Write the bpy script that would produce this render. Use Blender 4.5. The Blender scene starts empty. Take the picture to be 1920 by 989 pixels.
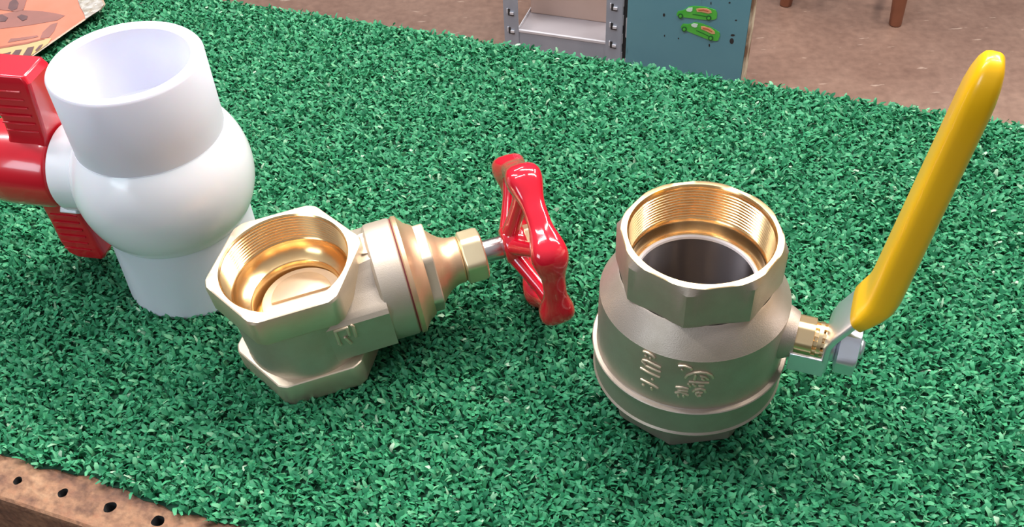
import bpy, bmesh, math, random
import numpy as np
from mathutils import Vector, Matrix
random.seed(7)
rng = np.random.default_rng(11)
scn = bpy.context.scene
COL = scn.collection
PI = math.pi
R_ = math.radians

# ------------------------------------------------------------------ camera
CF, CP, CR, CH = 1888.0, R_(43.85), R_(-3.0085), 0.4
R0 = Vector((1, 0, 0)); U0 = Vector((0, math.sin(CP), math.cos(CP))); FW = Vector((0, math.cos(CP), -math.sin(CP)))
RT = R0 * math.cos(CR) + U0 * math.sin(CR)
UP = -R0 * math.sin(CR) + U0 * math.cos(CR)
CAM = Vector((0, 0, CH))
cd = bpy.data.cameras.new('camera'); cam = bpy.data.objects.new('camera', cd); COL.objects.link(cam)
cd.sensor_width = 36; cd.lens = 36 * CF / 1920; cd.clip_start = 0.01; cd.clip_end = 50
M = Matrix.Identity(4)
for i in range(3):
    M[i][0] = RT[i]; M[i][1] = UP[i]; M[i][2] = -FW[i]; M[i][3] = CAM[i]
cam.matrix_world = M
scn.camera = cam

def ray(u, v):
    return FW + RT * ((u - 960) / CF) + UP * ((494.5 - v) / CF)
def at(u, v, z=0.0):
    d = ray(u, v)
    return CAM + d * ((z - CH) / d.z)
def on_cyl(u, v, cx, cy, r):
    d = ray(u, v); ox, oy = -cx, -cy
    a = d.x * d.x + d.y * d.y; b = 2 * (ox * d.x + oy * d.y); c = ox * ox + oy * oy - r * r
    return CAM + d * ((-b - math.sqrt(max(b * b - 4 * a * c, 0))) / (2 * a))

# ------------------------------------------------------------------ materials
def mat(name):
    m = bpy.data.materials.new(name); m.use_nodes = True
    nt = m.node_tree; b = nt.nodes['Principled BSDF']
    return m, nt, b
def N(nt, kind, **kw):
    n = nt.nodes.new(kind)
    for k, v in kw.items(): setattr(n, k, v)
    return n
def ramp(nt, fac, stops):
    r = N(nt, 'ShaderNodeValToRGB'); e = r.color_ramp.elements
    while len(e) < len(stops): e.new(0.5)
    for i, (p, c) in enumerate(stops):
        e[i].position = p; e[i].color = (*c, 1)
    nt.links.new(fac, r.inputs[0]); return r
def surf(name, col, rough=0.5, metal=0.0, col2=None, scale=80, amount=(0.35, 0.7), bump=0.0, bscale=400, bdist=0.0004, coat=0.0, spec=0.5, sss=0.0, rough2=None):
    m, nt, b = mat(name)
    b.inputs['Base Color'].default_value = (*col, 1); b.inputs['Roughness'].default_value = rough
    b.inputs['Metallic'].default_value = metal; b.inputs['Coat Weight'].default_value = coat
    b.inputs['Coat Roughness'].default_value = 0.08; b.inputs['Specular IOR Level'].default_value = spec
    tc = N(nt, 'ShaderNodeTexCoord')
    if sss:
        b.inputs['Subsurface Weight'].default_value = sss; b.inputs['Subsurface Scale'].default_value = 0.01
    if col2 or rough2:
        nz = N(nt, 'ShaderNodeTexNoise'); nz.inputs['Scale'].default_value = scale; nz.inputs['Detail'].default_value = 6
        nt.links.new(tc.outputs['Object'], nz.inputs['Vector'])
        if col2:
            r = ramp(nt, nz.outputs['Fac'], [(amount[0], col), (amount[1], col2)])
            nt.links.new(r.outputs[0], b.inputs['Base Color'])
        if rough2:
            mr = N(nt, 'ShaderNodeMapRange'); mr.inputs['From Min'].default_value = .35; mr.inputs['From Max'].default_value = .7
            mr.inputs['To Min'].default_value = rough; mr.inputs['To Max'].default_value = rough2
            nt.links.new(nz.outputs['Fac'], mr.inputs['Value']); nt.links.new(mr.outputs[0], b.inputs['Roughness'])
    if bump:
        n2 = N(nt, 'ShaderNodeTexNoise'); n2.inputs['Scale'].default_value = bscale; n2.inputs['Detail'].default_value = 4
        nt.links.new(tc.outputs['Object'], n2.inputs['Vector'])
        bp = N(nt, 'ShaderNodeBump'); bp.inputs['Strength'].default_value = bump; bp.inputs['Distance'].default_value = bdist
        nt.links.new(n2.outputs['Fac'], bp.inputs['Height']); nt.links.new(bp.outputs[0], b.inputs['Normal'])
    return m

MT = {}
MT['pvc'] = surf('white_pvc_socket', (0.78, 0.785, 0.87), 0.42, sss=0.10, col2=(0.75, 0.76, 0.85), scale=30)
MT['pvc_ball'] = surf('white_pvc_gloss', (0.85, 0.85, 0.89), 0.20, sss=0.10, coat=0.2, bump=.05, bscale=60, bdist=.001)
MT['redplastic'] = surf('red_plastic', (0.66, 0.006, 0.022), 0.25, coat=0.8, col2=(0.66, 0.008, 0.02), scale=20)
MT['enamel'] = surf('red_enamel', (0.62, 0.004, 0.022), 0.12, coat=1.0, col2=(0.54, 0.004, 0.02), scale=30, bump=.25, bscale=90, bdist=.0008)
MT['cast'] = surf('cast_brass_grey', (0.60, 0.51, 0.43), 0.50, 0.85, col2=(0.54, 0.45, 0.35), scale=60, bump=.35, bscale=1800, bdist=.00015, rough2=.58)
MT['cast_dark'] = surf('cast_brass_darker', (0.50, 0.42, 0.36), 0.48, 0.82, col2=(0.43, 0.36, 0.29), scale=60, bump=.45, bscale=1800, bdist=.00018, rough2=.56)
MT['cast_warm'] = surf('cast_brass_warm', (0.76, 0.63, 0.49), 0.42, 0.78, col2=(0.70, 0.56, 0.40), scale=50, bump=.3, bscale=1800, bdist=.00015, rough2=.52)
MT['machined'] = surf('machined_brass', (0.94, 0.70, 0.40), 0.30, 1.0, col2=(0.90, 0.64, 0.34), scale=40, rough2=.36)
MT['bore'] = surf('machined_brass_thread', (0.92, 0.66, 0.34), 0.17, 1.0, col2=(0.88, 0.58, 0.27), scale=60)
MT['bonnet'] = surf('orange_cast_brass', (0.80, 0.53, 0.33), 0.38, 0.8, col2=(0.74, 0.47, 0.28), scale=90, bump=.2, bscale=1500, bdist=.00015)
MT['goldnut'] = surf('polished_gold_brass', (0.95, 0.80, 0.52), 0.38, .85, col2=(0.90, 0.74, 0.46), scale=50)
MT['gasket'] = surf('dark_red_fibre', (0.20, 0.02, 0.02), 0.7, col2=(.15, .02, .02))
MT['chrome'] = surf('chrome', (0.15, 0.135, 0.145), 0.10, 1.0, col2=(.13, .12, .13), scale=30)  # base colour darkened to stand in for the dark surroundings a bore reflects
MT['zinc'] = surf('zinc_plate', (0.84, 0.85, 0.90), 0.30, .9, col2=(0.78, 0.79, 0.88), scale=70, rough2=.38)
MT['steel'] = surf('bright_steel', (0.74, 0.70, 0.68), 0.22, 1.0, col2=(.70, .66, .63))
MT['ptfe'] = surf('white_seat_ring', (0.85, 0.85, 0.92), 0.4, col2=(.82, .82, .9))
MT['yellow'] = surf('yellow_vinyl', (0.93, 0.50, 0.003), 0.30, coat=0.35, col2=(0.88, 0.46, 0.004), scale=25, bump=.08, bscale=50, bdist=.001)
MT['dark'] = surf('dark_recess', (0.02, 0.02, 0.022), 0.7, col2=(.03, .03, .03))
MT['grey'] = surf('grey_painted_steel', (0.37, 0.41, 0.48), 0.45, 0.15, col2=(0.32, 0.36, 0.43), scale=20)
MT['greylite'] = surf('lit_edge_steel', (0.72, 0.72, 0.76), 0.4, 0.2, col2=(.62, .62, .68), scale=40)  # paler copy of the grey steel, paints highlights on lips, slots and flanges
MT['card'] = surf('pinkish_cardboard', (0.66, 0.47, 0.40), 0.8, col2=(0.60, 0.43, 0.36), scale=12)
MT['shelfdeck'] = surf('shelf_deck', (0.46, 0.43, 0.46), 0.3, 0.3, col2=(0.34, 0.29, 0.30), scale=9, amount=(.4, .75))
MT['cream'] = surf('worn_cream_edge', (0.62, 0.55, 0.40), 0.7, col2=(0.20, 0.12, 0.07), scale=22, amount=(.42, .58))
MT['stoolwood'] = surf('stool_wood', (0.24, 0.085, 0.045), 0.4, col2=(0.18, 0.06, 0.03), scale=15)
MT['cargreen'] = surf('sticker_green', (0.06, 0.50, 0.05), 0.35, col2=(0.10, 0.56, 0.07), scale=60)
MT['cardk'] = surf('sticker_dark_green', (0.01, 0.14, 0.03), 0.4, col2=(.01, .12, .03))
MT['carglass'] = surf('sticker_window', (0.72, 0.92, 0.85), 0.3, col2=(.68, .9, .82))
MT['carflame'] = surf('sticker_orange', (0.80, 0.38, 0.22), 0.4, col2=(0.75, 0.50, 0.22), scale=90)
MT['carred'] = surf('sticker_red', (0.55, 0.12, 0.06), 0.4, col2=(0.5, 0.15, 0.06), scale=90)
MT['pk_orange'] = surf('packet_orange', (0.40, 0.115, 0.065), 0.45, col2=(0.40, 0.14, 0.09), scale=30, coat=.1, bump=.4, bscale=40, bdist=.002)
MT['pk_mauve'] = surf('packet_mauve', (0.17, 0.070, 0.058), 0.45, col2=(0.22, 0.085, 0.07), scale=40, coat=.1)
MT['pk_dark'] = surf('packet_dark', (0.06, 0.030, 0.034), 0.45, col2=(0.11, 0.05, 0.05), scale=60, coat=.1)
MT['pk_cream'] = surf('packet_cream', (0.40, 0.28, 0.11), 0.45, col2=(0.36, 0.25, 0.14), scale=40, coat=.1)
MT['pk_line'] = surf('packet_brown_line', (0.16, 0.045, 0.025), 0.45, col2=(.28, .08, .05), coat=.4)
MT['pk_edge'] = surf('packet_seam', (0.27, 0.18, 0.12), 0.4, col2=(0.24, 0.19, 0.13), scale=60, coat=.5)
MT['pk_foil'] = surf('packet_clear_corner', (0.26, 0.22, 0.17), 0.3, .3, col2=(0.50, 0.48, 0.46), scale=160, coat=.6, bump=.8, bscale=120, bdist=.002)

def turf_mat():
    m, nt, b = mat('turf_green')
    g = N(nt, 'ShaderNodeNewGeometry')
    r = ramp(nt, g.outputs['Random Per Island'], [(0, (0.018, 0.165, 0.075)), (.5, (0.036, 0.255, 0.118)), (.9, (0.062, 0.335, 0.155)), (.985, (0.16, 0.45, 0.24)), (1, (0.45, 0.62, 0.45))])
    nt.links.new(r.outputs[0], b.inputs['Base Color'])
    b.inputs['Roughness'].default_value = 0.5; b.inputs['Specular IOR Level'].default_value = 0.3
    tr = N(nt, 'ShaderNodeBsdfTranslucent'); nt.links.new(r.outputs[0], tr.inputs[0])
    mx = N(nt, 'ShaderNodeMixShader'); mx.inputs[0].default_value = .18
    nt.links.new(b.outputs[0], mx.inputs[1]); nt.links.new(tr.outputs[0], mx.inputs[2])
    nt.links.new(mx.outputs[0], nt.nodes['Material Output'].inputs[0])
    return m
MT['turf'] = turf_mat()
MT['turfback'] = surf('turf_backing', (0.004, 0.05, 0.022), 0.9, col2=(.006, .06, .03), scale=200)

def wood_mat():
    m, nt, b = mat('worn_table_board')
    tc = N(nt, 'ShaderNodeTexCoord')
    n1 = N(nt, 'ShaderNodeTexNoise'); n1.inputs['Scale'].default_value = 45; n1.inputs['Detail'].default_value = 8; n1.inputs['Roughness'].default_value = .65
    n2 = N(nt, 'ShaderNodeTexNoise'); n2.inputs['Scale'].default_value = 260; n2.inputs['Detail'].default_value = 5
    mp = N(nt, 'ShaderNodeMapping'); mp.inputs['Scale'].default_value = (.5, 1, 1)
    nt.links.new(tc.outputs['Object'], mp.inputs[0]); nt.links.new(mp.outputs[0], n1.inputs['Vector']); nt.links.new(tc.outputs['Object'], n2.inputs['Vector'])
    r1 = ramp(nt, n1.outputs['Fac'], [(.34, (0.055, 0.024, 0.015)), (.45, (0.17, 0.075, 0.040)), (.56, (0.27, 0.135, 0.070)), (.70, (0.38, 0.23, 0.13))])
    r2 = ramp(nt, n2.outputs['Fac'], [(.3, (.55, .5, .48)), (.55, (1, 1, 1)), (.75, (1.15, 1.05, 1.0))])
    mx = N(nt, 'ShaderNodeMix', data_type='RGBA', blend_type='MULTIPLY'); mx.inputs[0].default_value = 1
    nt.links.new(r1.outputs[0], mx.inputs[6]); nt.links.new(r2.outputs[0], mx.inputs[7]); nt.links.new(mx.outputs[2], b.inputs['Base Color'])
    b.inputs['Roughness'].default_value = .7
    bp = N(nt, 'ShaderNodeBump'); bp.inputs['Strength'].default_value = .7; bp.inputs['Distance'].default_value = .0015
    nt.links.new(n2.outputs['Fac'], bp.inputs['Height']); nt.links.new(bp.outputs[0], b.inputs['Normal'])
    return m
MT['wood'] = wood_mat()

def floor_mat():
    m, nt, b = mat('stained_concrete_floor')
    tc = N(nt, 'ShaderNodeTexCoord')
    n1 = N(nt, 'ShaderNodeTexNoise'); n1.inputs['Scale'].default_value = 2.3; n1.inputs['Detail'].default_value = 9; n1.inputs['Roughness'].default_value = .62
    n2 = N(nt, 'ShaderNodeTexNoise'); n2.inputs['Scale'].default_value = 60; n2.inputs['Detail'].default_value = 6
    mp = N(nt, 'ShaderNodeMapping'); mp.inputs['Scale'].default_value = (14, 46, 1); mp.inputs['Rotation'].default_value = (0, 0, R_(20))
    n3 = N(nt, 'ShaderNodeTexNoise'); n3.inputs['Scale'].default_value = 1.5; n3.inputs['Detail'].default_value = 3
    nt.links.new(tc.outputs['Object'], n1.inputs['Vector']); nt.links.new(tc.outputs['Object'], n2.inputs['Vector'])
    nt.links.new(tc.outputs['Object'], mp.inputs[0]); nt.links.new(mp.outputs[0], n3.inputs['Vector'])
    r1 = ramp(nt, n1.outputs['Fac'], [(.30, (0.150, 0.084, 0.062)), (.50, (0.225, 0.138, 0.104)), (.68, (0.30, 0.195, 0.148))])
    r2 = ramp(nt, n2.outputs['Fac'], [(.3, (.82, .8, .8)), (.7, (1.12, 1.12, 1.12))])
    mx = N(nt, 'ShaderNodeMix', data_type='RGBA', blend_type='MULTIPLY'); mx.inputs[0].default_value = 1
    nt.links.new(r1.outputs[0], mx.inputs[6]); nt.links.new(r2.outputs[0], mx.inputs[7])
    r3 = ramp(nt, n3.outputs['Fac'], [(.68, (0, 0, 0)), (.74, (1, 1, 1))])
    m2 = N(nt, 'ShaderNodeMix', data_type='RGBA')
    sc = N(nt, 'ShaderNodeMath', operation='MULTIPLY'); sc.inputs[1].default_value = .55
    nt.links.new(r3.outputs[0], sc.inputs[0]); nt.links.new(sc.outputs[0], m2.inputs[0])
    nt.links.new(mx.outputs[2], m2.inputs[6]); m2.inputs[7].default_value = (.50, .38, .31, 1)
    nt.links.new(m2.outputs[2], b.inputs['Base Color'])
    b.inputs['Roughness'].default_value = .42
    return m
MT['floor'] = floor_mat()

def teal_mat():
    m, nt, b = mat('teal_paint')
    tc = N(nt, 'ShaderNodeTexCoord')
    n1 = N(nt, 'ShaderNodeTexNoise'); n1.inputs['Scale'].default_value = 6; n1.inputs['Detail'].default_value = 6
    mp = N(nt, 'ShaderNodeMapping'); mp.inputs['Scale'].default_value = (60, 60, 12)
    n2 = N(nt, 'ShaderNodeTexNoise'); n2.inputs['Scale'].default_value = 1; n2.inputs['Detail'].default_value = 3
    nt.links.new(tc.outputs['Object'], n1.inputs['Vector']); nt.links.new(tc.outputs['Object'], mp.inputs[0]); nt.links.new(mp.outputs[0], n2.inputs['Vector'])
    r1 = ramp(nt, n1.outputs['Fac'], [(.35, (0.100, 0.290, 0.370)), (.65, (0.128, 0.345, 0.415))])
    r2 = ramp(nt, n2.outputs['Fac'], [(.24, (.12, .18, .2)), (.32, (1, 1, 1))])
    mx = N(nt, 'ShaderNodeMix', data_type='RGBA', blend_type='MULTIPLY'); mx.inputs[0].default_value = 1
    nt.links.new(r1.outputs[0], mx.inputs[6]); nt.links.new(r2.outputs[0], mx.inputs[7]); nt.links.new(mx.outputs[2], b.inputs['Base Color'])
    b.inputs['Roughness'].default_value = .45
    return m
MT['teal'] = teal_mat()

for k_, ro_, an_ in (('bore', .24, .7), ('chrome', .50, 1.0)):
    nt_ = MT[k_].node_tree; b_ = nt_.nodes['Principled BSDF']
    tg = N(nt_, 'ShaderNodeTangent', direction_type='RADIAL', axis='Z'); nt_.links.new(tg.outputs[0], b_.inputs['Tangent'])
    b_.inputs['Anisotropic'].default_value = an_; b_.inputs['Anisotropic Rotation'].default_value = .25
    b_.inputs['Roughness'].default_value = ro_

# ------------------------------------------------------------------ mesh helpers
class MB:
    """collects shells with material slots"""
    def __init__(s): s.v = []; s.f = []; s.m = []; s.mats = []; s.sm = []
    def slot(s, m):
        if m not in s.mats: s.mats.append(m)
        return s.mats.index(m)
    def add(s, verts, faces, m, smooth=True):
        o = len(s.v); k = s.slot(m)
        s.v += [tuple(p) for p in verts]
        for f in faces:
            s.f.append([o + i for i in f]); s.m.append(k); s.sm.append(smooth)
    def rings(s, rings, m, cap0=False, cap1=False, smooth=True, closed=False):
        n = len(rings[0]); vs = [p for r in rings for p in r]; fs = []
        K = len(rings)
        for i in range(K if closed else K - 1):
            a = i * n; b = ((i + 1) % K) * n
            for j in range(n):
                k = (j + 1) % n
                fs.append((a + j, a + k, b + k, b + j))
        if cap0: fs.append(tuple(reversed(range(n))))
        if cap1: fs.append(tuple(range((K - 1) * n, K * n)))
        s.add(vs, fs, m, smooth)
    def build(s, name, parent=None, frame=None, angle=35, bevel=0.0):
        me = bpy.data.meshes.new(name); 
        me.from_pydata(s.v, [], s.f)
        for k in s.mats: me.materials.append(MT[k])
        me.polygons.foreach_set('material_index', s.m)
        bm = bmesh.new(); bm.from_mesh(me)
        bmesh.ops.recalc_face_normals(bm, faces=bm.faces)
        bm.to_mesh(me); bm.free()
        me.polygons.foreach_set('use_smooth', s.sm)
        me.set_sharp_from_angle(angle=R_(angle))
        me.update()
        o = bpy.data.objects.new(name, me); COL.objects.link(o)
        if frame is not None: o.matrix_world = frame
        if parent is not None:
            o.parent = parent
        if bevel:
            b = o.modifiers.new('bevel', 'BEVEL'); b.width = bevel; b.segments = 2; b.limit_method = 'ANGLE'; b.angle_limit = R_(35); b.harden_normals = False
        return o

NS = 96
def poly_r(th, n, apo, phase, cut):
    """radius of an n-gon with apothem apo, a corner at phase, corners cut by a circle of radius cut"""
    st = 2 * PI / n
    x = ((th - phase) % st) - st / 2
    return min(apo / math.cos(x), cut)
def ring(z, r, n=0, phase=0, cut=1e9, frame=None, ns=NS, off=(0, 0)):
    out = []
    for i in range(ns):
        th = 2 * PI * i / ns
        rr = poly_r(th, n, r, phase, cut) if n else r
        out.append((off[0] + rr * math.cos(th), off[1] + rr * math.sin(th), z))
    return out
def lathe(prof, ns=NS): return [ring(z, r, ns=ns) for r, z in prof]
def xf(rings, mtx): return [[tuple(mtx @ Vector(p)) for p in r] for r in rings]
def axis_frame(o, z, x):
    """matrix whose local z runs along z, local x along x"""
    z = Vector(z).normalized(); x = (Vector(x) - z * Vector(x).dot(z)).normalized(); y = z.cross(x)
    m = Matrix.Identity(4)
    for i in range(3): m[i][0] = x[i]; m[i][1] = y[i]; m[i][2] = z[i]; m[i][3] = o[i]
    return m
def box(mb, x0, x1, y0, y1, z0, z1, m, mtx=None, smooth=False):
    vs = [(x, y, z) for x in (x0, x1) for y in (y0, y1) for z in (z0, z1)]
    if mtx is not None: vs = [tuple(mtx @ Vector(p)) for p in vs]
    fs = [(0, 1, 3, 2), (4, 6, 7, 5), (0, 4, 5, 1), (2, 3, 7, 6), (0, 2, 6, 4), (1, 5, 7, 3)]
    mb.add(vs, fs, m, smooth)
def tube(mb, pts, rad, m, ns=10, flat=1.0, nrm=None, caps=True):
    """round-ended tube through pts; rad float or list; flat squashes along nrm"""
    pts = [Vector(p) for p in pts]; K = len(pts)
    rs = rad if isinstance(rad, (list, tuple)) else [rad] * K
    P = []; Rr = []; 
    d0 = (pts[1] - pts[0]).normalized(); d1 = (pts[-1] - pts[-2]).normalized()
    if caps:
        for t in (1.0, .8, .45): P.append(pts[0] - d0 * rs[0] * math.sin(t * PI / 2)); Rr.append(max(rs[0] * math.cos(t * PI / 2), rs[0] * .02))
    P += pts; Rr += rs
    if caps:
        for t in (.45, .8, 1.0): P.append(pts[-1] + d1 * rs[-1] * math.sin(t * PI / 2)); Rr.append(max(rs[-1] * math.cos(t * PI / 2), rs[-1] * .02))
    rings = []
    for i, p in enumerate(P):
        a = P[max(i - 1, 0)]; b = P[min(i + 1, len(P) - 1)]
        t = (b - a).normalized()
        n = nrm if nrm is not None else Vector((0, 0, 1))
        if abs(t.dot(n)) > .95: n = Vector((1, 0, 0))
        s_ = t.cross(n).normalized(); n2 = s_.cross(t).normalized()
        rings.append([tuple(p + s_ * math.cos(2 * PI * k / ns) * Rr[i] + n2 * math.sin(2 * PI * k / ns) * Rr[i] * flat) for k in range(ns)])
    mb.rings(rings, m, True, True)

def empty(name, mtx, label, cat, group=None):
    o = bpy.data.objects.new(name, None); COL.objects.link(o); o.matrix_world = mtx; o.empty_display_size = .02
    o['label'] = label; o['category'] = cat
    if group: o['group'] = group
    return o
def tag(o, label=None, cat=None, kind=None, group=None):
    if label: o['label'] = label
    if cat: o['category'] = cat
    if kind: o['kind'] = kind
    if group: o['group'] = group
    return o
T = Matrix.Translation
def RZ(a): return Matrix.Rotation(a, 4, 'Z')

# ------------------------------------------------------------------ table and turf
TAZ = R_(-21.5)
E1 = Vector((math.cos(TAZ), math.sin(TAZ), 0)); E2 = Vector((-math.sin(TAZ), math.cos(TAZ), 0))
FAR, NEAR = 0.6115, 0.1905
XL, XR = -0.85, 0.62
ZT = -0.0052          # table board top; the pile rises from it to about z=0
ZF = -0.75            # floor
TF = RZ(TAZ)
NEDGE = 0.1665        # near edge of the board

# ragged near edge of the turf
_ek = rng.normal(0, 1, 60)
def near_edge(x):
    return NEAR + 0.0018 * np.interp(x, np.linspace(XL, XR, 60), _ek) + 0.0008 * np.sin(x * 310)

table = empty('table', TF @ T((0, .39, ZF)), 'long low work table with a green turf cover and a worn brown front edge', 'table')
def tl(x, y, z): return (x, y - .39, z - ZF)
def tabletop():
    bm = bmesh.new()
    holes = [(0, .1, 0)]
    # outer outline of the top face
    outer = [(XL - .01, NEDGE + .002), (XR + .01, NEDGE + .002), (XR + .01, FAR + .001), (XL - .01, FAR + .001)]
    inv = TF.inverted()
    hp = []
    for (u, v, r) in [(118, 925, .0024), (206, 952, .0030), (296, 977.5, .0031), (33, 902, .0022), (-120, 860, .003), (420, 1026, .003)]:
        p = inv @ at(u, v, ZT)
        hp.append((p.x, max(p.y, NEDGE + r + .0022), r))
    edges = []
    def loop(pts, z):
        vs = [bm.verts.new(tl(x, y, z)) for x, y in pts]
        es = [bm.edges.new((vs[i], vs[(i + 1) % len(vs)])) for i in range(len(vs))]
        return vs, es
    vo, eo = loop(outer, ZT); edges += eo
    hv = []
    for (x, y, r) in hp:
        pts = [(x + r * (1 + .08 * math.sin(3 * a + x * 90)) * math.cos(a), y + r * (1 + .10 * math.cos(2 * a + x * 50)) * math.sin(a)) for a in [2 * PI * k / 18 for k in range(18)]]
        v, e = loop(pts, ZT); edges += e; hv.append((v, x, y, r))
    bmesh.ops.triangle_fill(bm, edges=edges, use_beauty=True)
    for v, x, y, r in hv:
        low = [bm.verts.new((p.co.x * .7 + tl(x, y, 0)[0] * .3, p.co.y * .7 + tl(x, y, 0)[1] * .3, p.co.z - .010)) for p in v]
        for i in range(len(v)):
            f = bm.faces.new((v[i], v[(i + 1) % len(v)], low[(i + 1) % len(v)], low[i])); f.material_index = 1
        f = bm.faces.new(low); f.material_index = 1
    # sides and bottom, near edge rounded
    prof = [(outer[0][1], ZT), (NEDGE + .0006, ZT - .0008), (NEDGE, ZT - .003), (NEDGE - .001, ZT - .110), (FAR + .001, ZT - .110), (FAR + .001, ZT)]
    L = [bm.verts.new(tl(XL - .01, y, z)) for y, z in prof]; Rr = [bm.verts.new(tl(XR + .01, y, z)) for y, z in prof]
    for i in range(5): bm.faces.new((L[i], L[i + 1], Rr[i + 1], Rr[i]))
    bm.faces.new(L); bm.faces.new(list(reversed(Rr)))
    bmesh.ops.remove_doubles(bm, verts=bm.verts, dist=1e-6)
    bmesh.ops.recalc_face_normals(bm, faces=bm.faces)
    me = bpy.data.meshes.new('tabletop'); bm.to_mesh(me); bm.free()
    me.materials.append(MT['wood']); me.materials.append(MT['dark'])
    o = bpy.data.objects.new('tabletop', me); COL.objects.link(o); o.parent = table
    return o
tabletop()
for sx in (XL + .05, XR - .05):
    for sy in (NEDGE + .05, FAR - .04):
        mb = MB()
        x, y, z0 = tl(sx, sy, ZF)
        rr = [[(x + a * w, y + b * w, z0 + h) for a, b in ((-1, -1), (1, -1), (1, 1), (-1, 1))] for w, h in ((.017, 0), (.02, .01), (.025, -ZF + ZT - .11))]
        mb.rings(rr, 'wood', True, True, smooth=False)
        mb.build('leg', table)

def make_turf():
    # backing sheet + pile blades, one countless object
    n_row = int((FAR - NEAR + .003) / .00195)
    n_col = int((XR - XL) / .00165)
    gx, gy = np.meshgrid(np.arange(n_col), np.arange(n_row))
    n = gx.size
    x = XL + (gx.ravel() + rng.uniform(-.6, .6, n)) * .00165
    y = NEAR - .002 + (gy.ravel() + rng.normal(0, .36, n)) * .00195
    keep = (y > near_edge(x)) & (y < FAR + .0015)
    # stray blades beyond the front edge
    x, y = x[keep], y[keep]
    n = x.size
    phi = np.where(rng.random(n) < .45, rng.normal(0, .5, n) + np.pi * rng.integers(0, 2, n), rng.uniform(0, 2 * np.pi, n))
    Ln = rng.uniform(.0050, .0080, n)
    w0 = rng.uniform(.0006, .0014, n)
    a0 = rng.uniform(.0, .5, n); a1 = a0 + rng.uniform(1.0, 2.4, n)
    tw = rng.normal(0, .9, n)
    SEG = 3
    pos = np.stack([x, y, np.full(n, ZT)], 1)
    dirh = np.stack([np.cos(phi), np.sin(phi), np.zeros(n)], 1)
    side = np.stack([-np.sin(phi), np.cos(phi), np.zeros(n)], 1)
    V = np.zeros((n, (SEG + 1) * 2, 3), np.float32)
    cur = pos.copy()
    for k in range(SEG + 1):
        t = k / SEG; al = a0 + (a1 - a0) * t
        tang = dirh * np.sin(al)[:, None] + np.array([0, 0, 1.]) * np.cos(al)[:, None]
        nr = np.cross(side, tang)
        ang = tw * t
        sd = side * np.cos(ang)[:, None] + nr * np.sin(ang)[:, None]
        ww = w0 * (1.0 if k < SEG else .55)
        V[:, 2 * k] = cur - sd * ww[:, None]; V[:, 2 * k + 1] = cur + sd * ww[:, None]
        cur = cur + tang * (Ln / SEG)[:, None]
    V[:, :, 2] = np.minimum(V[:, :, 2], .0012)
    nv = (SEG + 1) * 2
    base = (np.arange(n) * nv)[:, None, None]
    q = np.array([[2 * k, 2 * k + 1, 2 * k + 3, 2 * k + 2] for k in range(SEG)])[None]
    F = (base + q).reshape(-1, 4)
    verts = V.reshape(-1, 3)
    # backing sheet following the ragged edge
    xs = np.linspace(XL, XR, 400)
    bn = np.stack([xs, near_edge(xs), np.full(400, ZT + .0009)], 1); bf = np.stack([xs, np.full(400, FAR), np.full(400, ZT + .0009)], 1)
    bl = bn.copy(); bl[:, 2] = ZT
    o0 = len(verts); verts = np.concatenate([verts, bn, bf, bl]).astype(np.float32)
    i = np.arange(399)
    F2 = np.stack([o0 + i, o0 + i + 1, o0 + 400 + i + 1, o0 + 400 + i], 1)
    F3 = np.stack([o0 + 800 + i, o0 + 800 + i + 1, o0 + i + 1, o0 + i], 1)
    nb = len(F); F = np.concatenate([F, F2, F3]).astype(np.int32)
    me = bpy.data.meshes.new('artificial_turf')
    me.vertices.add(len(verts)); me.vertices.foreach_set('co', verts.ravel())
    me.loops.add(F.size); me.loops.foreach_set('vertex_index', F.ravel())
    me.polygons.add(len(F)); me.polygons.foreach_set('loop_start', np.arange(0, F.size, 4, dtype=np.int32))
    mi = np.zeros(len(F), np.int32); mi[nb:] = 1
    me.materials.append(MT['turf']); me.materials.append(MT['turfback'])
    me.polygons.foreach_set('material_index', mi)
    me.polygons.foreach_set('use_smooth', np.ones(len(F), bool))
    me.update(calc_edges=True)
    o = bpy.data.objects.new('artificial_turf', me); COL.objects.link(o); o.matrix_world = TF
    tag(o, 'short curly green artificial turf spread over the table top', 'artificial turf', 'stuff')
make_turf()

# ------------------------------------------------------------------ floor
mb = MB(); box(mb, -3, 4.5, -1.2, 6, ZF - .05, ZF, 'floor')
tag(mb.build('floor'), 'brown stained concrete shop floor with pale scuffs', kind='structure')

# ------------------------------------------------------------------ white PVC ball valve
PX, PY = -.1828, .4280
pvc = empty('plastic_ball_valve', T((PX, PY, -.0008)), 'white plastic ball valve with red handle standing upright at the left', 'valve')
mb = MB()
RP, RB, HT = .0379, .0388, .140
CZ, RS = .0700, .0469
prof = [(.0315, -.003), (.0382, -.003), (.0392, -.002), (.0386, .030)]
mb.rings(lathe(prof + [(.0385, CZ - math.sqrt(RS ** 2 - .0385 ** 2) + .0012)]), 'pvc')
a0 = math.acos(.0385 / RS)
sp = [(RS * math.cos(a), CZ + RS * math.sin(a)) for a in np.linspace(-a0 - .03, a0 + .02, 40)]
zj = sp[-1][1]
mb.rings(lathe([(.0380, sp[0][1] - .0002)] + sp + [(RP + .0003, zj)]), 'pvc_ball')
mb.rings(lathe([(RP, zj - .002), (RP, zj + .01), (RP, HT - .0012), (RP - .0009, HT), (.0322, HT), (.0313, HT - .0009), (.0306, .108), (.0300, .1045), (.0250, .1035), (.0250, .06), (.0001, .06)]), 'pvc')
mb.rings(lathe([(.0315, 0), (.0305, .03), (.0001, .03)]), 'pvc')
mb.build('body', pvc, angle=40)
PAZ = R_(167.5)
HF = axis_frame((0, 0, .0700), (math.cos(PAZ), math.sin(PAZ), 0), (0, 0, 1))   # local z along the stem, x up, y = z cross x
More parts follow.
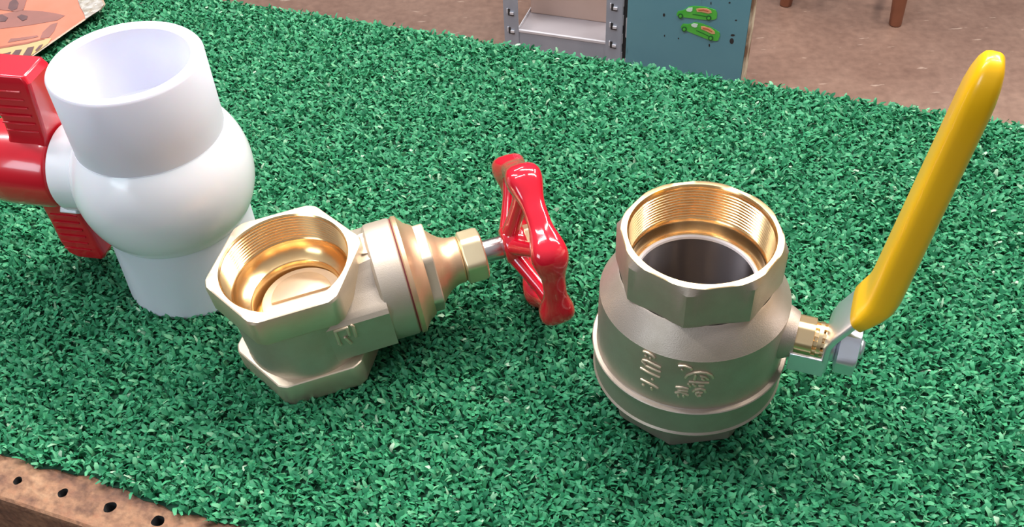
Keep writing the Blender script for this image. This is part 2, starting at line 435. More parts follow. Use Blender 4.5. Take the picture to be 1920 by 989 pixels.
# neck
mb = MB()
mb.rings(xf(lathe([(.0250, .030), (.0248, .0525), (.0240, .0538), (.018, .0540), (.0001, .0540)], 64), HF), 'pvc_ball')
# small stop lug on the rim
box(mb, -.0030, .0030, -.0262, -.0215, .048, .0580, 'pvc_ball', HF @ RZ(R_(-50)))
mb.build('stem_neck', pvc, angle=35, bevel=.0005)
# handle
hnd = MB()
hr = [(.0001, .0552), (.0215, .0552), (.0232, .0560), (.0240, .060), (.0240, .082), (.0236, .090), (.0215, .0975), (.016, .1015), (.0001, .103)]
hnd.rings(xf(lathe(hr, 64), HF), 'redplastic')
def wing(sgn, tip):
    # cross-sections along the bar: (distance from stem, inner z, outer z, half thickness)
    rr = []
    secs = [(.010, .0560, .0800, .0150), (.024, .0548, .0770, .0100), (.036, .0530, .0760, .0100), (.050, .0512, (.0800 if sgn > 0 else .0755), .0105), (tip - .0040, .0500, (.0830 if sgn > 0 else .0735), .0105), (tip, .0520, (.0820 if sgn > 0 else .0690), .0095)]
    for x, zi, zo, h in secs:
        c = .0016
        pts = [(x, -h + c, zi), (x, h - c, zi), (x, h, zi + c), (x, h, zo - c), (x, h - c, zo), (x, -h + c, zo), (x, -h, zo - c), (x, -h, zi + c)]
        rr.append([tuple(HF @ Vector((sgn * p[0], p[1], p[2]))) for p in pts])
    hnd.rings(rr, 'redplastic', True, True, smooth=False)
wing(1, .0625); wing(-1, .0620)
ho = hnd.build('handle', pvc, angle=30, bevel=.0007)
for sgn in (1, -1):
    for k in range(6):
        x = (.029 + k * .0050) * sgn
        for sd in (1, -1):
            g = MB()
            h = .0100 + .0003 * min(k, 2) + .0001
            tube(g, [HF @ Vector((x, sd * h, .0570)), HF @ Vector((x, sd * h, .0745 if sgn > 0 else .0725))], .00055, 'redplastic', 8)
            o = g.build('grip_ridge', ho); 

# ------------------------------------------------------------------ brass gate valve (leaning, its handwheel resting on the turf)
az, el, ro = .2452, .0855, .0552
GA = Vector((math.cos(az) * math.cos(el), math.sin(az) * math.cos(el), math.sin(el)))
gs = Vector((-math.sin(az), math.cos(az), 0)); gv = GA.cross(gs)
GS = gs * math.cos(ro) + gv * math.sin(ro); GV = gv * math.cos(ro) - gs * math.sin(ro)
GO = Vector((-.1085, .3597, .0328))
GM = axis_frame(GO, GV, GA)          # x = stem, y = side (away), z = pipe axis
gate = empty('gate_valve', GM, 'cast brass gate valve lying between the other valves, red handwheel at its end', 'valve')
HC = .0401; AP = HC * math.cos(PI / 6) * 1.0
mb = MB()
TH = .0341; TI = .0180
ph = 0.0
cut = HC * .968
def hexr(z, k=1.0, c=cut): return ring(z, AP * k, 6, ph, c * k)
BR = .0312
up_r = [ring(TI - .0035, .0325), hexr(TI - .0012, .985), hexr(TI, 1.0), hexr(TH - .0016, 1.0), hexr(TH - .0003, .988, HC * .96), hexr(TH, .972, HC * .945), ring(TH, BR + .0008)]
mb.rings(up_r, 'cast_warm')
lo_r = [ring(-TI + .0004, .0300), hexr(-TI + .0001, .975), hexr(-TI - .0003, .992), hexr(-TI - .0012, 1.0), hexr(-TH + .0016, 1.0), hexr(-TH, .98), ring(-TH, BR)]
mb.rings(lo_r, 'cast_warm')
mb.rings([ring(-TH, BR), ring(-.006, BR - .002), ring(-.006, .001)], 'bore')
mb.rings(lathe([(.0335, -TI - .001), (.0330, -TI + .0015), (.0328, TI - .002), (.0325, TI + .001)]), 'cast')
# body block reaching out to the bonnet flange, its inner end following the drum
sec = [(-.0312, -.0135), (-.0312, .0105), (-.0295, .0128), (-.0130, .0235), (-.0095, .0262), (.0095, .0262), (.0130, .0235), (.0295, .0128), (.0312, .0105), (.0312, -.0135), (.0290, -.0155), (.0110, -.0250), (-.0110, -.0250), (-.0290, -.0155)]
# subdivide so the inner end can curve
ss = []
for i in range(len(sec)):
    a, b = sec[i], sec[(i + 1) % len(sec)]
    for k in range(6): ss.append((a[0] + (b[0] - a[0]) * k / 6, a[1] + (b[1] - a[1]) * k / 6))
rr = [[(math.sqrt(max(.0318 ** 2 - w * w, 0)), w, t) for w, t in ss]]
for u, k in ((.034, 1.0), (.0405, 1.0), (.0420, 1.0)):
    rr.append([(u, w * k, t * (1 + (.10 if abs(t) > .02 else .0) * (u - .03) / .012)) for w, t in ss])
mb.rings(rr, 'cast', False, True)
FX = Matrix(((0, 0, 1, 0), (0, 1, 0, 0), (-1, 0, 0, 0), (0, 0, 0, 1)))      # local z -> x (stem)
def stemlathe(prof, ns=NS): return xf(lathe(prof, ns), FX)
mb.rings(stemlathe([(.0270, .0395), (.0295, .0400), (.0306, .0412), (.0309, .0430), (.0309, .0538), (.0301, .0545), (.004, .0545)]), 'cast')
# web between the top collar and the flange
mb.rings([[(u, w, t) for w, t in ((-wd, .018), (wd, .018), (wd * .6, tt), (-wd * .6, tt))] for u, wd, tt in ((.0330, .009, .0315), (.0365, .008, .0290), (.0415, .010, .0290))], 'cast', True, True, smooth=False)
body = mb.build('body', gate, angle=28)
# machined threaded bore
def thread(r0, r1, z0, z1, n, depth):
    pr = []
    for k in range(n):
        za = z0 + (z1 - z0) * k / n; zb = z0 + (z1 - z0) * (k + .5) / n; r = r0 + (r1 - r0) * k / n
        pr += [(r, za), (r, za + (zb - za) * .25), (r + depth, zb), (r + depth, zb + (zb - za) * .25)]
    pr.append((r1, z1)); return pr
mb = MB()
pr = [(BR + .0009, TH), (BR + .0002, TH - .0008)] + thread(BR, BR - .0012, TH - .0010, TH - .0165, 9, .0008) + [(BR - .0014, TH - .0175), (BR - .0020, .0140), (.0262, .0098), (.0235, .0090), (.0228, .0084), (.0225, -.004), (.0001, -.004)]
mb.rings(lathe(pr, 128), 'bore')
tb = mb.build('threaded_bore', gate, angle=50)
# gate wedge disc seen at the bottom of the bore
mb = MB()
D = T((.0020, -.0005, .0040))
mb.rings(xf(lathe([(.0212, -.0065), (.0212, .0006), (.0205, .0014), (.0165, .0018), (.0001, .0018)], 64), D), 'cast_warm')
# raised half-moon face
pts = [(.0155 * math.cos(a), .0155 * math.sin(a)) for a in np.linspace(R_(0), R_(180), 30)]
Dr = D @ RZ(R_(0))
mb.rings([[tuple(Dr @ Vector((x * k, y * k + .001, z))) for x, y in pts] for k, z in ((1, .0015), (1, .0028), (.96, .0032))], 'cast_warm', False, True)
mb.build('gate_disc', gate, angle=35)
# gasket ring
mb = MB()
mb.rings(stemlathe([(.010, .0545), (.0302, .0545), (.0304, .0552), (.010, .0552)]), 'gasket'); mb.build('gasket', gate)['label'] = 'thin dark red gasket line'
# bonnet
mb = MB()
mb.rings(stemlathe([(.010, .0552), (.0306, .0552), (.0312, .0558), (.0310, .0578), (.0290, .0590), (.0262, .0612), (.0245, .0640), (.0238, .0650)]), 'bonnet')
BH = .0246
hx = lambda z, k=1.0: ring(z, BH * math.cos(PI / 6) * k, 6, R_(90), BH * .975 * k)
mb.rings(xf([ring(.0636, .0195), hx(.0637, .975), hx(.0643), hx(.0697), hx(.0703, .975), ring(.0704, .0185)], FX), 'cast_warm')
mb.rings(stemlathe([(.0200, .0700), (.0192, .0712), (.0165, .0736), (.0145, .0760), (.0130, .0790), (.0124, .0815), (.0124, .0843), (.0118, .0850), (.005, .0850)]), 'bonnet')
mb.rings(stemlathe([(.0100, .0845), (.0100, .0865)], 48), 'goldnut')
mb.build('bonnet', gate, angle=30)
# gland nut
mb = MB(); GH = .0146
gx = lambda z, k=1.0, c=.96: ring(z, GH * math.cos(PI / 6) * k, 6, R_(68), GH * c * k)
mb.rings(xf([ring(.0852, .008), ring(.0852, .0118), gx(.0862, 1, .95), gx(.0948), gx(.0966, .985, .93), ring(.0972, .0112), ring(.0972, .0060)], FX), 'goldnut')
mb.build('gland_nut', gate, angle=25, bevel=.0004)
mb = MB(); mb.rings(stemlathe([(.0061, .080), (.0061, .1110), (.0045, .1155), (.0030, .1270), (.0001, .1275)], 48), 'steel'); mb.build('stem', gate)
# handwheel
wheel = MB()
WL = .1240
def wp(x, r, th):      # th from up (z) towards the viewer side (-y)
    return Vector((x, -r * math.sin(th), r * math.cos(th)))
rings_ = []
NW = 144; NC = 16
for i in range(NW):
    th = 2 * PI * i / NW
    lob = (0.5 + 0.5 * math.cos(6 * (th - R_(-3)))) ** 1.7
    rc = .0378 + .0034 * lob           # centre of the section
    hr_ = .0040 + .0030 * lob          # radial half size
    hx_ = .0058 + .0035 * lob          # axial half size
    rr = []
    for k in range(NC):
        a = 2 * PI * k / NC
        c, s = math.cos(a), math.sin(a)
        e = .72
        rr.append(tuple(wp(WL + hx_ * math.copysign(abs(c) ** e, c), rc + hr_ * math.copysign(abs(s) ** e, s), th)))
    rings_.append(rr)
wheel.rings(rings_, 'enamel', closed=True)
wheel.rings(stemlathe([(.0050, .1075), (.0088, .1078), (.0100, .1090), (.0105, .1130), (.0100, .1185), (.0088, .1200), (.0050, .1200)], 48), 'enamel')
for k in range(6):
    th = R_(-3) + k * PI / 3
    P = [wp(.1130, .008, th), wp(.1160, .016, th), wp(.1200, .026, th), wp(.1235, .036, th)]
    tube(wheel, P, [.0047, .0042, .0040, .0048], 'enamel', 12, caps=False)
wo = wheel.build('handwheel', gate, angle=70); wo['label'] = 'glossy red six-lobed handwheel'
mb = MB()
mb.rings(xf([ring(.1200, .004), ring(.1200, .0072, 6, 0, .0080), ring(.1245, .0072, 6, 0, .0080), ring(.1250, .0066), ring(.1250, .003)], FX), 'goldnut')
mb.build('wheel_nut', gate, angle=30)
# raised casting marks on the front face of the body block (plane y = -.0312 local)
mk = MB(); inv = GM.inverted()
def on_face(u, v):
    o = inv @ CAM; d = inv.to_3x3() @ ray(u, v)
    return o + d * ((-.0312 - o.y) / d.y)
for st in ([(628, 621), (650, 614)], [(628, 622), (636, 642), (639, 646)], [(650, 614), (655, 628), (648, 633)], [(647, 633), (658, 643)], [(636, 644), (639, 645)], [(659, 610), (662, 612)], [(662, 613), (667, 630)]):
    tube(mk, [on_face(*p) - Vector((0, .0003, 0)) for p in st], .0008, 'cast_warm', 8)
mk.build('cast_mark', gate)

# ------------------------------------------------------------------ brass lever ball valve
BX, BY = .0827, .3205
bvl = empty('lever_ball_valve', T((BX, BY, 0)), 'upright brass ball valve with a yellow lever, standing at the right', 'valve')
mb = MB()
OA = .0347; OP = R_(-18); OC = .0374
def octr(z, k=1.0, c=OC): return ring(z, OA * k, 8, OP, c * k)
ZTOP = .1053
mb.rings([ring(-.0010, .030), octr(-.0010, .975), octr(.0005), octr(.0110), ring(.0118, .0362), ring(.0160, .0405), ring(.0178, .0428), ring(.0186, .0436), ring(.0187, .0448), ring(.0200, .0453), ring(.0210, .0445),
          ring(.0345, .0447), ring(.0349, .0459), ring(.0366, .0461), ring(.0370, .0457), ring(.0371, .0440), ring(.0376, .0437), ring(.0550, .0436), ring(.0692, .0433), ring(.0696, .0430),
          ring(.0824, .0358), ring(.0831, .0349)], 'cast_dark')
mb.rings([ring(.0828, .0335), octr(.0829, .995), octr(.0840), octr(ZTOP - .0034), octr(ZTOP - .0003, .990, .0354)], 'cast_dark')
mb.rings([octr(ZTOP - .0003, .990, .0354), octr(ZTOP, .980, .0350), ring(ZTOP, .0322)], 'machined')
# boss for the stem
SAZ = R_(-22.5); SZ = .0560
SF = axis_frame((0, 0, SZ), (math.cos(SAZ), math.sin(SAZ), 0), (0, 0, 1))
mb.rings(xf(lathe([(.0150, .036), (.0125, .0435), (.0108, .0470), (.0102, .0480), (.006, .0480)], 48), SF), 'cast_dark')
mb.build('body', bvl, angle=24)
mb = MB()
pr = [(.0322, ZTOP), (.0315, ZTOP - .0010)] + thread(.0314, .0303, ZTOP - .0018, ZTOP - .0190, 11, .0008) + [(.0300, .0840), (.0298, .0790), (.0288, .0775), (.0284, .0772)]
mb.rings(lathe(pr, 128), 'bore'); mb.build('threaded_bore', bvl, angle=50)
mb = MB()
mb.rings(lathe([(.0286, .0772), (.0283, .0779), (.0274, .0781), (.0269, .0777), (.0266, .0766)]), 'ptfe'); mb.build('seat_ring', bvl)['label'] = 'white seat ring'
mb = MB()
mb.rings(lathe([(.0285, .0768), (.0268, .0766), (.0266, .0760), (.0266, .028), (.0290, .026), (.0300, .001)], 128), 'chrome'); mb.build('ball_bore', bvl)['label'] = 'chrome bore of the ball, reflected darkness put into its colour'
# gland
mb = MB()
mb.rings(xf([ring(.0475, .005), ring(.0476, .0088, 6, R_(15), .0094), ring(.0555, .0088, 6, R_(15), .0094), ring(.0560, .0070), ring(.0572, .0070), ring(.0574, .0084), ring(.0592, .0084), ring(.0594, .006), ring(.0600, .006), ring(.0602, .0072), ring(.0612, .0072), ring(.0613, .003)], SF), 'machined')
for k in range(12):
    a = k * PI / 6
    box(mb, .0066, .0080, -.0010, .0010, .0555, .0612, 'machined', SF @ RZ(a))
mb.build('packing_nut', bvl, angle=30)
mb = MB(); mb.rings(xf(lathe([(.0045, .045), (.0045, .0765), (.0035, .0775), (.0001, .0775)], 32), SF), 'zinc'); mb.build('stem', bvl)
# lever: plate, stop tab, vinyl sleeve
SD = Vector((math.cos(SAZ), math.sin(SAZ), 0)); SS = Vector((-math.sin(SAZ), math.cos(SAZ), 0)); ZV = Vector((0, 0, 1))
def lev_rings(secs, ns=28, e=.6):
    out = []
    P = [Vector((d, z, 0)) for d, z, b, c, o in secs]
    for i, (d, z, b, c, o) in enumerate(secs):
        a_ = P[max(i - 1, 0)]; b_ = P[min(i + 1, len(P) - 1)]; t = (b_ - a_).normalized()
        nn = Vector((t.y, -t.x, 0))      # outward normal in (d,z)
        r = []
        for k in range(ns):
            a = 2 * PI * k / ns; ca, sa = math.cos(a), math.sin(a)
            sx = b * math.copysign(abs(ca) ** e, ca); nx = c * math.copysign(abs(sa) ** e, sa)
            q = P[i] + nn * nx
            r.append(tuple(SD * q.x + ZV * q.y + SS * (sx + o)))
        out.append(r)
    return out
lev = MB()
lev.rings(lev_rings([(.0622, .0440, .0075, .0015, 0), (.0622, .0460, .0105, .0017, 0), (.0622, .0600, .0120, .0017, 0), (.0625, .0640, .0122, .0017, 0), (.0640, .0690, .0125, .0017, 0), (.0694, .0795, .0125, .0017, 0), (.0740, .0870, .0115, .0017, 0)], e=.35), 'zinc', True, True)
# stop tab folded back towards the body
box(lev, .0470, .0628, -.0112, -.0095, .0440, .0545, 'zinc', Matrix(((SD.x, SS.x, 0, 0), (SD.y, SS.y, 0, 0), (0, 0, 1, 0), (0, 0, 0, 1))))
lo = lev.build('lever', bvl, angle=40, bevel=.0003); lo['label'] = 'zinc plated steel lever plate'
slv = MB()
L0 = (.0683, .0775); L1 = (.0790, .0930); L2 = (.0890, .1930)
secs = [(.0705, .0800, .0122, .0030, 0), (.0709, .0807, .0134, .0042, 0), (.0738, .0852, .0136, .0052, 0), (.0763, .0892, .0134, .0060, 0), (.0780, .0930, .0130, .0066, 0), (.0790, .0985, .0126, .0068, 0)]
for k in range(1, 9):
    t = k / 8; secs.append((.0790 + (.0880 - .0790) * t, .0985 + (.1890 - .0985) * t, .0126 - .0022 * t, .0068 - .0006 * t, 0))
tipc = secs[-1]
for a in (.3, .6, .9, 1.15, 1.35, 1.5):
    secs.append((tipc[0] + .0020 * math.sin(a), tipc[1] + .0215 * math.sin(a), tipc[2] * max(math.cos(a), .03) ** .8, tipc[3] * max(math.cos(a), .03) ** .6, 0))
slv.rings(lev_rings(secs, 40, .55), 'yellow', True, True)
so = slv.build('lever_sleeve', bvl, angle=60); so['label'] = 'smooth yellow vinyl sleeve'
# washer and nut
mb = MB()
mb.rings(xf(lathe([(.004, .0636), (.0082, .0636), (.0085, .0640), (.0085, .0650), (.0078, .0656), (.004, .0656)], 48), SF), 'zinc'); mb.build('washer', bvl)
mb = MB(); NH = .0134
nx_ = lambda z, k=1.0, c=.965: ring(z, NH * math.cos(PI / 6) * k, 6, R_(82), NH * c * k, ns=72)
mb.rings(xf([ring(.0658, .004, ns=72), ring(.0658, .0088, ns=72), nx_(.0668), nx_(.0740), nx_(.0750, 1, .92), ring(.0756, .0082, ns=72), ring(.0756, .004, ns=72)], SF), 'zinc')
mb.build('lever_nut', bvl, angle=25)
# cast writing on the body
tx = MB()
def stroke(pts, r=.00062):
    P = [on_cyl(u, v, BX, BY, .0437) - Vector((BX, BY, 0)) for u, v in pts]
    tube(tx, P, r, 'cast_warm', 8)
def zp(x, y): return (1200 + x / 7.607, 640 + y / 7.607)
for st in ([(55, 150), (110, 165), (175, 205), (205, 240)], [(82, 208), (86, 212)], [(145, 240), (150, 243)],
           [(45, 270), (110, 285), (200, 330), (285, 375)], [(35, 290), (75, 330)], [(85, 350), (180, 395), (285, 440)], [(15, 385), (120, 445), (275, 515)], [(175, 545), (182, 552)],
           [(20, 545), (100, 585), (190, 630), (250, 670)], [(45, 620), (55, 630)], [(165, 670), (172, 690)],
           [(560, 355), (640, 355), (720, 385), (735, 405)], [(600, 408), (606, 414)],
           [(650, 520), (680, 485), (760, 455), (860, 445), (950, 455), (1020, 490), (1040, 525)], [(790, 490), (780, 550)], [(710, 580), (820, 590), (970, 598)], [(870, 500), (930, 515), (970, 545)], [(890, 545), (910, 555)],
           [(690, 615), (715, 645)], [(760, 620), (790, 645)], [(850, 635), (900, 640)], [(760, 720), (790, 690), (870, 680), (920, 700), (930, 725)], [(800, 740), (840, 730), (880, 740), (875, 775), (820, 785), (800, 760)],
           [(520, 655), (600, 660), (680, 680)], [(550, 700), (620, 705), (670, 715)], [(510, 735), (580, 725), (640, 750), (680, 770)], [(545, 775), (552, 790)], [(620, 780), (624, 792)]):
    stroke([zp(*p) for p in st])
tx.build('cast_lettering', bvl)

# ------------------------------------------------------------------ printed packet at the top left
ZP = .0060
pk = MB()
outline = [(-70, -60), (60, -75), (160, -48), (188, -12), (198, 8), (190, 18), (170, 31), (140, 51), (100, 79), (60, 107), (28, 130), (-20, 150), (-90, 140)]
def P3(p, dz=0): return tuple(at(p[0], p[1], ZP + dz))
cen = P3((50, 30), .0012)
ob = [P3(p) for p in outline]; n = len(ob)
ol = [(x + (cen[0] - x) * .05, y + (cen[1] - y) * .05, z - .0016) for x, y, z in ob]
def inner(k, dz): return [(x + (cen[0] - x) * k, y + (cen[1] - y) * k, z + dz) for x, y, z in ob]
pk.rings([ol, ob], 'pk_edge'); pk.rings([ob, inner(.035, .0003)], 'pk_edge')
pk.rings([inner(.035, .0003), inner(.4, .0003)], 'pk_orange', False, True)
pk.add(ol, [tuple(range(n))], 'pk_edge', False)
def patch(pts, m, lift):
    vs = [P3(p, .0003 + lift) for p in pts]
    lo_ = [(x, y, z - .0003) for x, y, z in vs]
    pk.add(vs, [tuple(range(len(vs)))], m, False)
patch([(-40, 30), (0, 27), (40, 19), (80, 21), (105, 25), (122, 29), (108, 38), (80, 43), (50, 48), (0, 54), (-40, 56)], 'pk_mauve', .0002)
patch([(-30, -20), (20, -30), (48, -20), (50, 0), (44, 18), (30, 22), (0, 18), (-30, 20)], 'pk_mauve', .0003)
patch([(15, 15), (18, 4), (28, -4), (35, 6), (32, 16), (22, 20)], 'pk_dark', .0005)
patch([(-30, 30), (4, 27), (15, 33), (10, 40), (-30, 42)], 'pk_dark', .0005)
patch([(32, 31), (40, 27), (52, 30), (50, 36), (42, 39)], 'pk_dark', .0005)
patch([(75, 72), (80, 60), (95, 46), (108, 42), (102, 58), (92, 70)], 'pk_mauve', .0002)
patch([(14, 80), (20, 72), (34, 71), (50, 69), (70, 66), (72, 69), (50, 74), (30, 77)], 'pk_mauve', .0002)
patch([(-60, 96), (0, 87), (50, 79), (84, 71), (84, 73.5), (50, 82.5), (0, 91), (-60, 101)], 'pk_line', .0005)
patch([(-60, 101), (0, 91), (50, 82.5), (84, 73.5), (97, 71), (90, 82), (60, 103), (28, 126), (-60, 134)], 'pk_cream', .0003)
for q in ([(-60, 108), (0, 102), (21, 97), (14, 107), (4, 122), (-60, 126)], [(17, 108), (29, 94), (41, 92.5), (34, 106), (20, 122), (8, 122)], [(40, 108), (52, 89), (64, 87), (58, 103), (38, 118), (32, 119)], [(66, 94), (74, 85), (81, 82.5), (76, 90), (68, 96)]):
    patch(q, 'pk_dark', .0006)
patch([(146, -45), (178, -20), (195, 8), (188, 18), (160, 36), (158, 26), (150, 12), (146, 0)], 'pk_foil', .0006)
po = pk.build('plastic_packet', angle=30)
tag(po, 'flat orange printed plastic packet lying on the turf behind the red handle', 'packet')

# ------------------------------------------------------------------ grey slotted-angle shelf behind the table
SZ_ = -.60
A = at(972, 57, SZ_); B = at(1135, 80, SZ_)
saz = math.atan2(B.y - A.y, B.x - A.x)
W = (B - A).length
SFM = T((A.x, A.y, 0)) @ RZ(saz)           # x along the front, y away, z up
shelf = empty('shelving_unit', SFM @ T((W / 2, 0.1, ZF)), 'grey slotted-angle metal shelving unit standing on the floor beyond the table', 'shelf')
SI = (SFM @ T((W / 2, 0.1, ZF))).inverted() @ SFM
SH = .02
def post(x0, y0, sx, sy, first):
    # L angle: front flange along x, side flange along y
    mb = MB(); wd = .0285; th = .0018
    x1 = x0 + sx * wd
    z0, z1 = ZF, .15
    box(mb, min(x0, x1), max(x0, x1), y0 - (th if sy > 0 else 0), y0 + (0 if sy > 0 else th), z0, z1, 'grey', SI)
    xs = x0
    box(mb, xs - (0 if sx > 0 else th), xs + (th if sx > 0 else 0), min(y0, y0 + sy * wd), max(y0, y0 + sy * wd), z0, z1, 'grey', SI)
    # pressed slots: L openings as shade-dark plates, small lip in painted highlight steel
    fy = y0 - th if sy > 0 else y0 + th
    k = 0; z = z0 + .03
    xc = (x0 + x1) / 2
    while z < z1 - .02:
        e = -.0006 * (1 if sy > 0 else -1)
        a, b = sorted((fy, fy + e))
        box(mb, xc - .005, xc + .006, a, b, z - .0035, z, 'dark', SI)
        box(mb, xc - .005, xc - .001, a, b, z, z + .010, 'dark', SI)
        a, b = sorted((fy, fy + e * 5))
        box(mb, xc - .001, xc + .006, a, b, z + .000, z + .0045, 'greylite', SI)
        box(mb, xc - .007, xc - .0052, a, b, z + .002, z + .011, 'greylite', SI)
        # side flange slots, painted pale as light showing through
        sxx = xs + (-.0004 if sx > 0 else .0004) if True else xs
        q = x0 + (-.0008 if sx > 0 else .0008)
        a2, b2 = sorted((x0, q))
        yy = y0 + sy * wd * .5
        box(mb, a2, b2, yy - .004, yy + .004, z, z + .020, 'greylite', SI)
        z += .0385; k += 1
    mb.build('post', shelf)
D_ = .30
# x0 = the outer corner of each L
post(-.0275, 0, 1, 1, True); post(W + .0290, 0, -1, 1, True); post(-.0275, D_, 1, -1, False); post(W + .0290, D_, -1, -1, False)
mb = MB(); box(mb, W + .0300, W + .0455, .012, .030, ZF, .12, 'dark', SI)  # dark strip painted in for the shaded gap between shelf and board
for k in range(9):  # pale plates paint the light seen in the slots
    z = -.655 + k * .085
    pts = [(W + .0375 + .0032 * math.cos(t), z + (.018 if math.sin(t) > 0 else -.018) + .0032 * math.sin(t)) for t in [2 * PI * i / 16 for i in range(16)]]
    mb.rings([[tuple(SI @ Vector((x, y, zz))) for x, zz in pts] for y in (.0112, .0125)], 'greylite', True, True, smooth=False)
mb.build('gap_shade_strip', shelf)['label'] = 'dark strip standing in for the shaded gap beside the shelf, with pale slots'
def deck(z, name='shelf_panel'):
    mb = MB()
    box(mb, -.004, W + .006, .004, D_ - .004, z - .0060, z - .0045, 'shelfdeck', SI)
    box(mb, .000, W + .004, .000, .0015, z - .040, z, 'grey', SI)          # front lip
    box(mb, .000, W + .004, -.0008, .004, z - .003, z + .0012, 'greylite', SI)  # bright highlight line along the lip, put into the colour
    box(mb, .000, W + .004, D_ - .0015, D_, z - .040, z, 'grey', SI)
    box(mb, -.0035, -.002, .004, D_ - .004, z - .040, z + .0006, 'greylite', SI)  # side flange painted pale as if lit
    box(mb, W + .004, W + .0055, .004, D_ - .004, z - .040, z + .0006, 'greylite', SI)
    mb.build(name, shelf)
deck(SZ_); deck(-.12)
# cardboard box on the lowest shelf
cb = empty('cardboard_box', SFM @ T((W / 2, .17, SZ_ - .0045)), 'plain pinkish cardboard box standing on the lowest shelf of the grey shelving unit', 'box')
mb = MB()
hw = W / 2
rr = []
def bx_(x0, x1, y0, y1, z0, z1, m='card'): box(mb, x0, x1, y0, y1, z0, z1, m)
bx_(-hw + .0005, hw - .001, -.095, .115, 0, .26)
mb.build('carton', cb, bevel=.0015)
mb = MB()
for s_ in (-1, 1):
    box(mb, -hw + .0005, hw - .001, (-.095 if s_ < 0 else .012), (.008 if s_ < 0 else .115), .2600, .2630, 'card')
mb.build('flap', cb, bevel=.0006)

# ------------------------------------------------------------------ teal board with car stickers
BZ = -.50
A2 = at(1172, 112, BZ); B2 = at(1390, 148, BZ)
# the board stands on the floor behind the table, a little nearer than the shelf
k = 1.0
BL = (B2 - A2).length; baz = math.atan2(B2.y - A2.y, B2.x - A2.x)
BM = T((A2.x, A2.y, 0)) @ RZ(baz)
brd = empty('painted_board', BM @ T((BL / 2, .1, ZF)), 'teal painted wooden board with chipped edge and two green car stickers', 'board')
BI = (BM @ T((BL / 2, .1, ZF))).inverted() @ BM
mb = MB()
box(mb, 0, BL - .001, 0, .018, ZF, -.02, 'teal', BI)
mb.build('front_panel', brd, bevel=.001)
mb = MB()
box(mb, BL - .001, BL + .0025, .0005, .040, ZF, -.02, 'cream', BI)
mb.build('side_edge', brd, bevel=.0008)['label'] = 'edge with paint worn down to cream'
mb = MB(); box(mb, 0, BL - .001, .018, .040, ZF, -.02, 'teal', BI); mb.build('back_frame', brd, bevel=.001)
mb = MB(); box(mb, -.004, BL + .006, -.004, .044, -.02, -.002, 'teal', BI); mb.build('cap_rail', brd, bevel=.001)
# small dark knocks in the paint
mb = MB()
BN = BM.inverted()
def on_board(u, v, lift=0):
    o = BN @ CAM; d = BN.to_3x3() @ ray(u, v)
    p = o + d * ((-lift - o.y) / d.y)
    return p
def flat(mb, pts, m, y0, y1):
    pts = [(p.x, p.z) for p in pts]
    mb.rings([[tuple(BI @ Vector((x, y, z))) for x, z in pts] for y in (y0, y1)], m, True, True, smooth=False)
for (u, v, a, b) in [(1245, 28, 2.2, 3.2), (1372, 77, 4, 5.5), (1374, 66, 4, 2), (1368, 5, 2, 1.5), (1333, 6, 1, 3), (1272, 72, 1.3, 1.5), (1380, 38, 2, 1.2), (1246, 67, 1, 2), (1330, 85, 1.4, 3)]:
    mb = MB()
    flat(mb, [on_board(u + a * math.cos(t), v + b * math.sin(t)) for t in [2 * PI * k / 10 for k in range(10)]], 'dark', -.0003, .0003)
    mb.build('paint_chip', brd)
def sticker(o, ang, sc, label):
    def q(x, y):
        c, s = math.cos(ang), math.sin(ang)
        return on_board(o[0] + sc * (x * c - y * s), o[1] + sc * (x * s + y * c))
    m = MB()
    bodyo = [(0, 10), (2, 6), (10, 4), (16, 1), (22, -4), (32, -6), (50, -6), (66, -3), (73, -1), (76, 4), (76, 14), (72, 17), (66, 18), (58, 19), (20, 17), (4, 16), (0, 14)]
    flat(m, [q(*p) for p in bodyo], 'cargreen', -.0010, -.0002)
    so_ = m.build('car_sticker', brd); so_['label'] = label
    def sub(name, pts, mm, lift=.0016):
        m = MB(); flat(m, [q(*p) for p in pts], mm, -lift, -.0009); return m.build(name, so_)
    sub('windscreen', [(17, 2), (21, -2), (29, -3), (29, 3), (26, 5), (19, 4.5)], 'carglass')
    sub('side_decal', [(36, -1), (42, -3), (55, -3.5), (64, 0), (66, 4), (60, 6), (46, 4), (38, 4)], 'carflame')
    sub('decal_stripe', [(40, 0), (50, -1.6), (60, 1), (59, 2.4), (50, .6), (41, 2)], 'carred', .0020)
    for cx in (7.5, 61):
        sub('wheel', [(cx + 5 * math.cos(t), 14.5 + 5 * math.sin(t)) for t in [2 * PI * k / 14 for k in range(14)]], 'cardk', .0018)
        sub('wheel_hub', [(cx + 2.6 * math.cos(t), 14.5 + 2.6 * math.sin(t)) for t in [2 * PI * k / 12 for k in range(12)]], 'cargreen', .0022)
    sub('door_line', [(30, 9), (44, 10), (60, 12), (60, 12.9), (44, 11), (30, 10)], 'cardk', .0014)
sticker((1270, 14.5), R_(4), .99, 'upper green car sticker')
sticker((1281, 38), R_(19), .98, 'lower green car sticker, tilted')

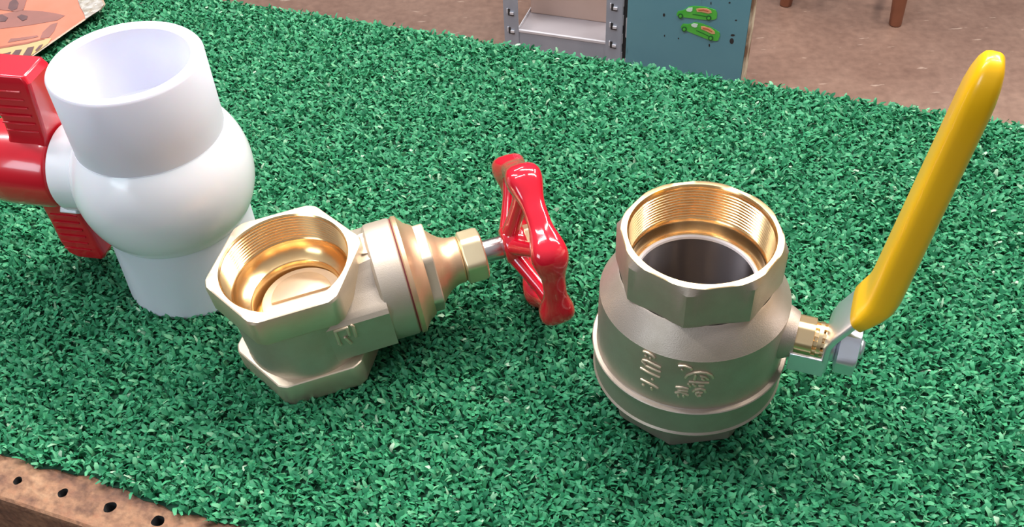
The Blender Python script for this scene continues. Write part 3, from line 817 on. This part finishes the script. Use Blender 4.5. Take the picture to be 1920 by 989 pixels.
# ------------------------------------------------------------------ wooden stool
s1 = at(1678, 46, ZF); s2 = at(1473, 9, ZF)
dv = (s2 - s1); sl = dv.length; dv = dv.normalized(); pv = Vector((-dv.y, dv.x, 0))
if pv.y < 0: pv = -pv
cen = s1 + dv * sl / 2 + pv * sl / 2
SM = T((cen.x, cen.y, ZF)) @ RZ(math.atan2(-dv.y, -dv.x))
stool = empty('wooden_stool', SM, 'brown wooden stool standing on the floor at the upper right', 'stool')
h = sl / 2
for sx in (-1, 1):
    for sy in (-1, 1):
        mb = MB()
        mb.rings([ring(z, r, off=(sx * (h - k), sy * (h - k)), ns=24) for r, z, k in ((.0115, 0, 0), (.0130, .002, 0), (.0150, .06, .003), (.0170, .25, .012), (.0150, .45, .022))], 'stoolwood', True, True)
        mb.build('leg', stool)
for a in range(4):
    mb = MB(); zz = .115 if a % 2 else .16
    Rm = RZ(a * PI / 2)
    tube(mb, [Rm @ Vector((-h + .008, -h + .008, zz)), Rm @ Vector((h - .008, -h + .008, zz))], .009, 'stoolwood', 12)
    mb.build('stretcher', stool)
mb = MB(); mb.rings([ring(z, r, ns=48) for z, r in ((.445, h + .01), (.447, h + .02), (.465, h + .024), (.475, h + .02), (.478, h))], 'stoolwood', True, True); mb.build('seat', stool)

# ------------------------------------------------------------------ light
w = bpy.data.worlds.new('shop_light'); scn.world = w; w.use_nodes = True
bg = w.node_tree.nodes['Background']
nt = w.node_tree
tc = N(nt, 'ShaderNodeTexCoord'); sep = N(nt, 'ShaderNodeSeparateXYZ'); nt.links.new(tc.outputs['Generated'], sep.inputs[0])
mr = N(nt, 'ShaderNodeMapRange'); mr.inputs['From Min'].default_value = -.3; mr.inputs['From Max'].default_value = 1
nt.links.new(sep.outputs['Z'], mr.inputs['Value'])
r = ramp(nt, mr.outputs[0], [(0, (.05, .045, .04)), (.30, (.10, .095, .09)), (.5, (.22, .215, .22)), (1, (.42, .42, .46))])
nt.links.new(r.outputs[0], bg.inputs['Color']); bg.inputs['Strength'].default_value = .9

def area(name, loc, target, sx, sy, power, col=(1, 1, 1)):
    l = bpy.data.lights.new(name, 'AREA'); l.shape = 'RECTANGLE'; l.size = sx; l.size_y = sy; l.energy = power; l.color = col
    o = bpy.data.objects.new(name, l); COL.objects.link(o); o.location = loc
    o.rotation_euler = (Vector(target) - Vector(loc)).to_track_quat('-Z', 'Y').to_euler()
    return o
area('ceiling_tube_light', (.25, 1.35, 1.7), (0, .55, 0), 1.2, .09, 32, (1, .96, .91))
area('ceiling_tube_light', (-1.2, .9, 1.9), (0, .45, 0), .09, 1.2, 25, (.96, .97, 1))
area('ceiling_tube_light', (-.45, .35, 2.1), (0, .45, 0), .09, 1.2, 9, (.95, .98, 1))
area('ceiling_tube_light', (1.0, .55, 1.8), (.1, .5, 0), .09, 1.2, 17, (1, .96, .92))
area('ceiling_tube_light', (1.6, 1.6, 1.9), (.8, 1.8, -.7), 1.2, .12, 44, (1, .94, .86))
area('ceiling_tube_light', (-.6, 2.6, 1.9), (.0, 2.0, -.7), 1.2, .12, 26, (1, .94, .88))
area('window_light', (-1.4, -1.0, .9), (-.1, .35, 0), .8, .6, 9, (.74, .90, 1))

vs = scn.view_settings
vs.view_transform = 'Standard'; vs.look = 'None'; vs.gamma = 1; vs.use_curve_mapping = False; vs.exposure = .3
